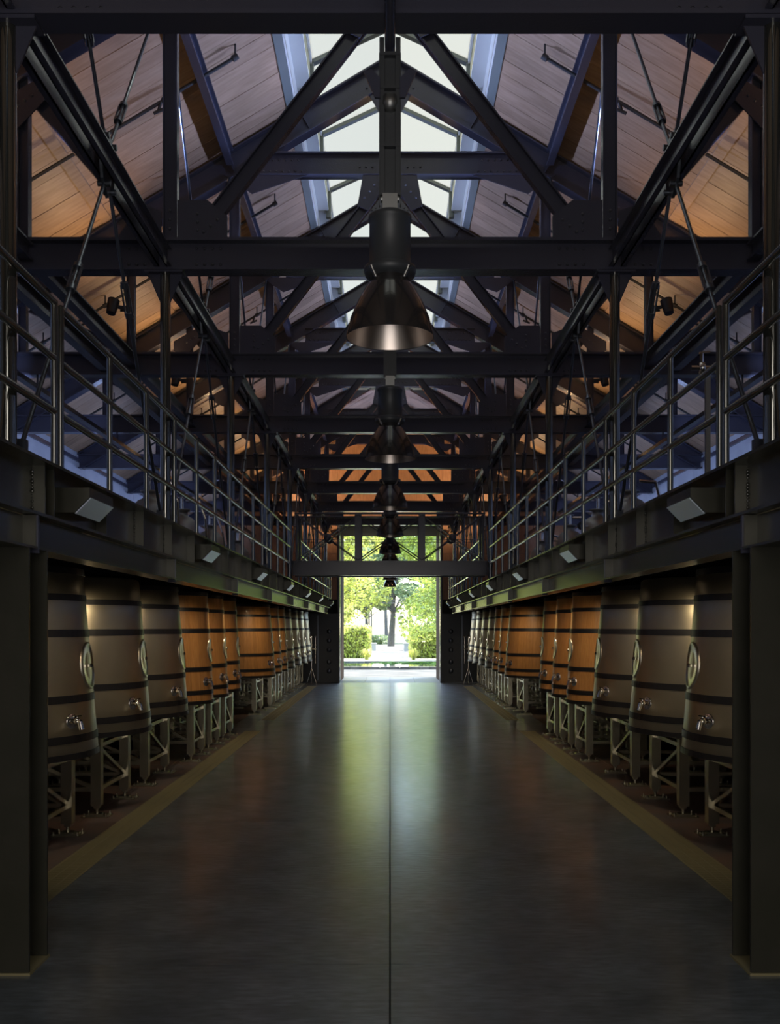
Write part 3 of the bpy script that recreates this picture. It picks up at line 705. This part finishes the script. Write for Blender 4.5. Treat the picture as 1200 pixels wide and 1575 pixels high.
def added_downlight():
    t = thing('added_downlight', '', 'light fixture', (0, 0, 0), 'small lamps added under the catwalks')  # added lamps that brighten the tanks and vats
    MB().tube((0, 0, -.10), (0, 0, 0), .04, n=14).build('can', M['red_lamp'], t); MB().tube((0, 0, -.104), (0, 0, -.10), .032, n=14).build('lens', M['lens'], t); return t
dl0 = added_downlight(); di = 0
for s in (-1, 1):
    MB_r = thing('added_track', 'thin black track added for the fill lamps under the %s catwalk deck in front of the tanks' % SIDE[s], 'track', (s * 2.62, 0, 2.78))  # added only to carry the fill lamps
    MB().box(-.02, .02, 4, WY - .3, 0, .02).build('track', M['red_lamp'], MB_r); m = MB()
    for d in DK: MB().box(-.008, .008, d + .12, d + .18, .02, .07).build('hanger', M['red_lamp'], MB_r)
    for i, (x, y, Rb, kind, lab) in enumerate(TK):
        o = dl0 if di == 0 else dup(dl0); di += 1; yy = y - 1.45
        o.location = (s * 2.62, yy, 2.78); o['label'] = 'small black lamp added under the %s catwalk, %s from the camera' % (SIDE[s], ORD[i])
        light('tank_fill_light', 'SPOT', (s * 2.62, yy, 2.66), DOWN_W, DOWN_C, (s * (x - Rb * .6 - 2.62), y - .5 - yy, -1.35), spot_size=R(95), spot_blend=1., shadow_soft_size=.05)
# ---------------------------------------------------------------- grates
def gp():
    m = MB()
    for i in range(33): m.box(-.155, .155, .006 + i * .030, .006 + i * .030 + .018, -.022, -.002)
    for x in (-.155, -.05, .05, .143): m.box(x, x + .012, 0, .985, -.024, -.0005)
    return m.mesh('grate_panel', M['grate'])
gpm = gp()
for s in (-1, 1):
    for a, n, lab in ((4.0, 16, 'near'), (22.05, 13, 'far')):
        t = thing('drain_grate', 'long bronze drain grate set in the floor, %s length before the %s tanks' % (lab, SIDE[s]), 'drain', (s * 2.78, a, 0))
        for i in range(n): put('grate_panel', gpm, t, (0, i * .99, 0))
        m = MB()
        for q in (-1, 1): m.box(q * .156, q * .163, 0, n * .99, -.028, .001)
        m.build('grate_frame', M['grate'], t)

# ---------------------------------------------------------------- vessels on the catwalks
def vessel():
    t = thing('pump_vessel', '', 'vessel', (0, 0, DZ), 'steel vessels standing on the catwalks')
    MB().lathe([(.001, .28), (.25, .30), (.30, .40), (.31, .62), (.28, .80), (.18, .92), (.10, .96), (.10, 1.04), (.14, 1.05), (.14, 1.08), (.001, 1.09)], 28).build('body', M['galv'], t)
    for i in range(3):
        a = 2 * math.pi * i / 3; MB().tube((.22 * math.cos(a), .22 * math.sin(a), .4), (.28 * math.cos(a), .28 * math.sin(a), 0), .02).build('leg', M['galv'], t)
    MB().path([(.3, 0, .5), (.45, 0, .5), (.45, -.1, .9), (.35, -.15, 1.2), (.1, -.1, 1.22)], .025).build('pipe', M['chrome'], t); MB().path([(-.2, -.2, .75), (-.35, -.3, .75), (-.35, -.3, .3)], .02).build('pipe', M['chrome'], t)
    m = MB().tube((0, 0, 1.08), (0, 0, 1.30), .03); m.lathe([(.05, 0), (.09, .01), (.05, .02)], 14, (0, 0, 1.28)); m.build('valve', M['chrome'], t)
    m = MB().lathe([(.015, 0), (.07, 0), (.07, .02), (.015, .02)], 14, (-.36, -.3, .75), axis='y'); m.build('handwheel', M['rubber'], t); return t
v0 = vessel(); vi = 0
for s in (-1, 1):
    for j, (x, y) in enumerate(((3.75, 15.2), (3.75, 17.6), (3.75, 20.3), (3.75, 24.0))):
        o = v0 if vi == 0 else dup(v0); vi += 1
        o.location = (s * x, y, DZ); o.rotation_euler = (0, 0, random.uniform(-.6, .6))
        o['label'] = 'steel pump vessel with pipes on the %s catwalk, %s from the camera' % (SIDE[s], ORD[j])
t = thing('valve_stand', 'chrome valve on a slim stand behind the right railing near the front', 'valve', (2.72, 8.35, DZ))
MB().box(-.02, .02, -.02, .02, 0, 1.14).box(-.1, .1, -.1, .1, 0, .012).build('stand', M['galv'], t)
m = MB().tube((-.14, 0, 1.17), (.14, 0, 1.17), .02); m.lathe([(.001, -.02), (.05, -.02), (.05, .02), (.001, .02)], 16, (-.05, 0, 1.17), axis='x'); m.lathe([(.001, -.02), (.045, -.02), (.045, .02), (.001, .02)], 16, (.09, 0, 1.17), axis='x')
m.tube((-.05, 0, 1.17), (-.05, 0, 1.30), .016); m.bar((-.07, 0, 1.30), (.02, 0, 1.31), .03, .014); m.build('valve', M['chrome'], t)

# ---------------------------------------------------------------- garden outside
g = struct('ground', MB().box(-60, 60, 41.2, 320, -.3, -.06), M['soil'])
struct('ground_gravel', MB().box(-14, 14, 41.2, 48.8, -.06, -.01), M['gravel'])
struct('ground_path', MB().box(-14, 14, 57.2, 66, -.06, 0).box(-1.75, 1.75, 66, 118, -.06, 0), M['pave'])
t = thing('pool_edge', 'low stone kerb of the garden pool in front of the doorway', 'kerb', (0, 48.8, 0))
for i in range(26): MB().box(-6.5 + i * .5, -6.5 + i * .5 + .485, 0, .42, -.05, .13 + random.uniform(-.006, .006)).build('kerb_stone', M['stone'], t)
for i in range(13): MB().box(-6.5 + i, -6.5 + i + .985, 8.2, 8.5, -.05, .12 + random.uniform(-.006, .006)).build('kerb_stone', M['stone'], t)
tag(MB().box(-6.5, 6.5, 49.22, 57.0, -.05, .06).build('pond_water', M['water']), 'still shallow pool water beyond the stone kerb', 'water', kind='stuff')
def leaves(n, fn, size):
    vs = []; fs = []
    for i in range(n):
        p, nrm = fn(); a = Vector((random.gauss(0, 1), random.gauss(0, 1), random.gauss(0, 1))); a = (a + nrm * .6).normalized()
        u = a.orthogonal().normalized(); u = Matrix.Rotation(random.uniform(0, 6.28), 3, a) @ u; w = a.cross(u); sz = size * random.uniform(.6, 1.4)
        o = len(vs); vs += [p - u * sz, p + w * sz * .45, p + u * sz, p - w * sz * .45]; fs.append((o, o + 1, o + 2, o + 3))
    mb = MB(); mb.v = [tuple(v) for v in vs]; mb.f = fs; mb.sm = [False] * len(fs); return mb
def blob(c, r):
    c = Vector(c); r = Vector(r)
    def f():
        d = Vector((random.gauss(0, 1), random.gauss(0, 1), random.gauss(0, 1))).normalized(); k = random.uniform(.55, 1.0) ** .5
        return c + Vector((d.x * r.x, d.y * r.y, d.z * r.z)) * k, d
    return f
def tree(x, y, h, rad_, n, m, label, clusters=26, low=2.6, size=.13, trunk=.22):
    t = thing('garden_tree', label, 'tree', (x, y, -.06)); tr = MB(); z0 = 0; px, py = 0, 0; pts = [(0, 0, 0)]
    for i in range(5): px += random.uniform(-.15, .15); py += random.uniform(-.15, .15); pts.append((px, py, h * .62 * (i + 1) / 5))
    for i, (a, b) in enumerate(zip(pts, pts[1:])): tr.tube(a, b, trunk * (1 - i * .13), trunk * (1 - (i + 1) * .13), 10)
    mb = MB()
    for i in range(clusters):
        a = random.uniform(0, 6.28); rr = rad_ * random.uniform(.2, .95) ; z = random.uniform(low, h)
        fr = 1 - .45 * max(0, (z - low) / (h - low)) ** 2
        c = (rr * fr * math.cos(a), rr * fr * math.sin(a), z); cr = rad_ * random.uniform(.22, .36)
        if i % 3 == 0: tr.tube(pts[2 + i % 3], c, trunk * .35, trunk * .1, 6)
        l = leaves(n // clusters, blob(c, (cr, cr, cr * .75)), size); mb.add(l.v, l.f)
    tr.build('trunk', M['bark'], t); tag(mb.build('foliage', M[m], t), kind='stuff'); return t
tree(-4.9, 61, 12, 5.3, 34000, 'leafA', 'bright yellow-green tree overhanging the left garden hedge', 66, 2.2, .13)
tree(5.1, 61.5, 12, 5.3, 34000, 'leafB', 'leafy green tree overhanging the right garden hedge', 66, 2.2, .13)
tree(-6.5, 84, 13, 5.2, 15000, 'leafA', 'pale green tree behind the left overhanging tree', 34, 2.6, .22)
tree(6.8, 86, 13, 5.2, 15000, 'leafB', 'green tree behind the right overhanging tree', 34, 2.6, .22)
tree(.1, 108, 15, 4.6, 22000, 'leafC', 'dark-trunked tree in the centre at the end of the garden path', 34, 5.0, .17, .42)
tree(-3.2, 132, 13, 4.0, 9000, 'leafC', 'thin distant tree left of the central trunk', 26, 5.0, .28, .28)
tree(5.2, 134, 13, 4.0, 9000, 'leafC', 'thin distant tree right of the central trunk', 26, 5.0, .28, .28)
for i, (x, y, r_, m) in enumerate(((-16, 120, 8, 'leafB'), (16, 125, 8, 'leafB'), (-12, 95, 6, 'leafA'), (12.5, 98, 6, 'leafB'))):
    tree(x, y, 15, r_, 10000, m, 'broad background tree at the %s %s of the garden' % ('far' if i < 2 else 'middle', 'left' if x < 0 else 'right'), 30, 2, .32)
tree(-.6, 175, 24, 8.5, 11000, 'leafC', 'tall hazy tree closing the view behind the path', 30, 11, .45, .4)
for s in (-1, 1):
    t = thing('clipped_hedge', 'dense clipped green hedge %s of the garden path' % SIDE[s], 'hedge', (s * 4.6, 70.0, -.06))
    def hf():
        k = random.random(); x = random.uniform(-3.1, 3.1); y = random.uniform(-2, 2); z = random.uniform(0, 2.2)
        if k < .5: return Vector((x, -2 + random.uniform(-.12, .1), z)), Vector((0, -1, 0))
        if k < .75: return Vector((x, y, 2.2 + random.uniform(-.1, .12))), Vector((0, 0, 1))
        return Vector((-s * 3.1 + random.uniform(-.12, .12), y, z)), Vector((-s, 0, 0))
    tag(leaves(9000, hf, .10).build('foliage', M['hedge'], t), kind='stuff')
    MB().box(-2.95, 2.95, -1.85, 1.95, 0, 2.1).build('branch_core', M['soil'], t)
    t = thing('grass_tuft', 'arching green grass tuft beside the %s hedge' % SIDE[s], 'grass', (s * 1.52, 63.5, -.06)); m = MB()
    for i in range(170):
        a = random.uniform(0, 6.28); r0 = random.uniform(0, .12); l = random.uniform(.25, .6); h = random.uniform(.35, .75); w = .012
        b = Vector((r0 * math.cos(a), r0 * math.sin(a), .05)); mid = b + Vector((l * .4 * math.cos(a), l * .4 * math.sin(a), h)); e = b + Vector((l * math.cos(a), l * math.sin(a), h * .7)); n_ = Vector((-math.sin(a), math.cos(a), 0)) * w
        m.add([b - n_, b + n_, mid + n_, mid - n_, e], [(0, 1, 2, 3), (3, 2, 4)])
    tag(m.build('blades', M['leafA'], t), kind='stuff')
    t = thing('stone_plinth', 'low pale stone block %s of the path steps' % SIDE[s], 'plinth', (s * 1.65, 86, 0)); MB().box(-.42, .42, 0, 2.4, -.05, .62).build('block', M['plinth'], t); MB().box(-.46, .46, -.04, 2.44, .62, .70).build('cap', M['plinth'], t)
    t = thing('distant_shrub', 'rounded dark shrub at the %s foot of the central tree' % SIDE[s], 'shrub', (s * 3.2, 122, -.06)); mb = MB()
    for i in range(7):
        l = leaves(420, blob((random.uniform(-2.4, 2.4), random.uniform(-.6, .6), .5), (.95, .7, .75)), .14); mb.add(l.v, l.f)
    tag(mb.build('foliage', M['leafC'], t), kind='stuff')
t = thing('path_steps', 'broad shallow stone steps on the garden path', 'steps', (0, 88, 0))
for i in range(3): MB().box(-1.2, 1.2, i * 2.5, i * 2.5 + 2.5, 0, .07 + .07 * i).build('step', M['pave'], t)
t = thing('pergola', 'grey timber pergola frame spanning the garden path', 'pergola', (0, 100, 0))
for x in (-2.15, -1.9, 2.0): MB().box(x - .09, x + .09, -.09, .09, -.06, 4.55).build('post', M['post'], t)
MB().box(-2.6, 2.6, -.1, .1, 4.85, 4.98).build('beam', M['post'], t); MB().box(-2.6, 2.6, -.1, .1, 4.55, 4.68).build('beam', M['post'], t)
mb = MB()
for i in range(5):
    cx = [-3.8, .1, 1.4, 3.0, 4.4][i]
    for j in range(90):
        x = cx + random.gauss(0, .6); y = 56 + random.gauss(0, .7); a = random.uniform(0, 6.28); L_ = .16
        y = min(y, 56.8); mb.add([(x + L_ * math.cos(a + q * 1.571), y + L_ * math.sin(a + q * 1.571), .075 + .05 * random.random()) for q in range(4)], [(0, 1, 2, 3)])
tag(mb.build('water_lilies', M['lily']), 'patches of green water lily leaves on the pool', 'plant', kind='stuff')
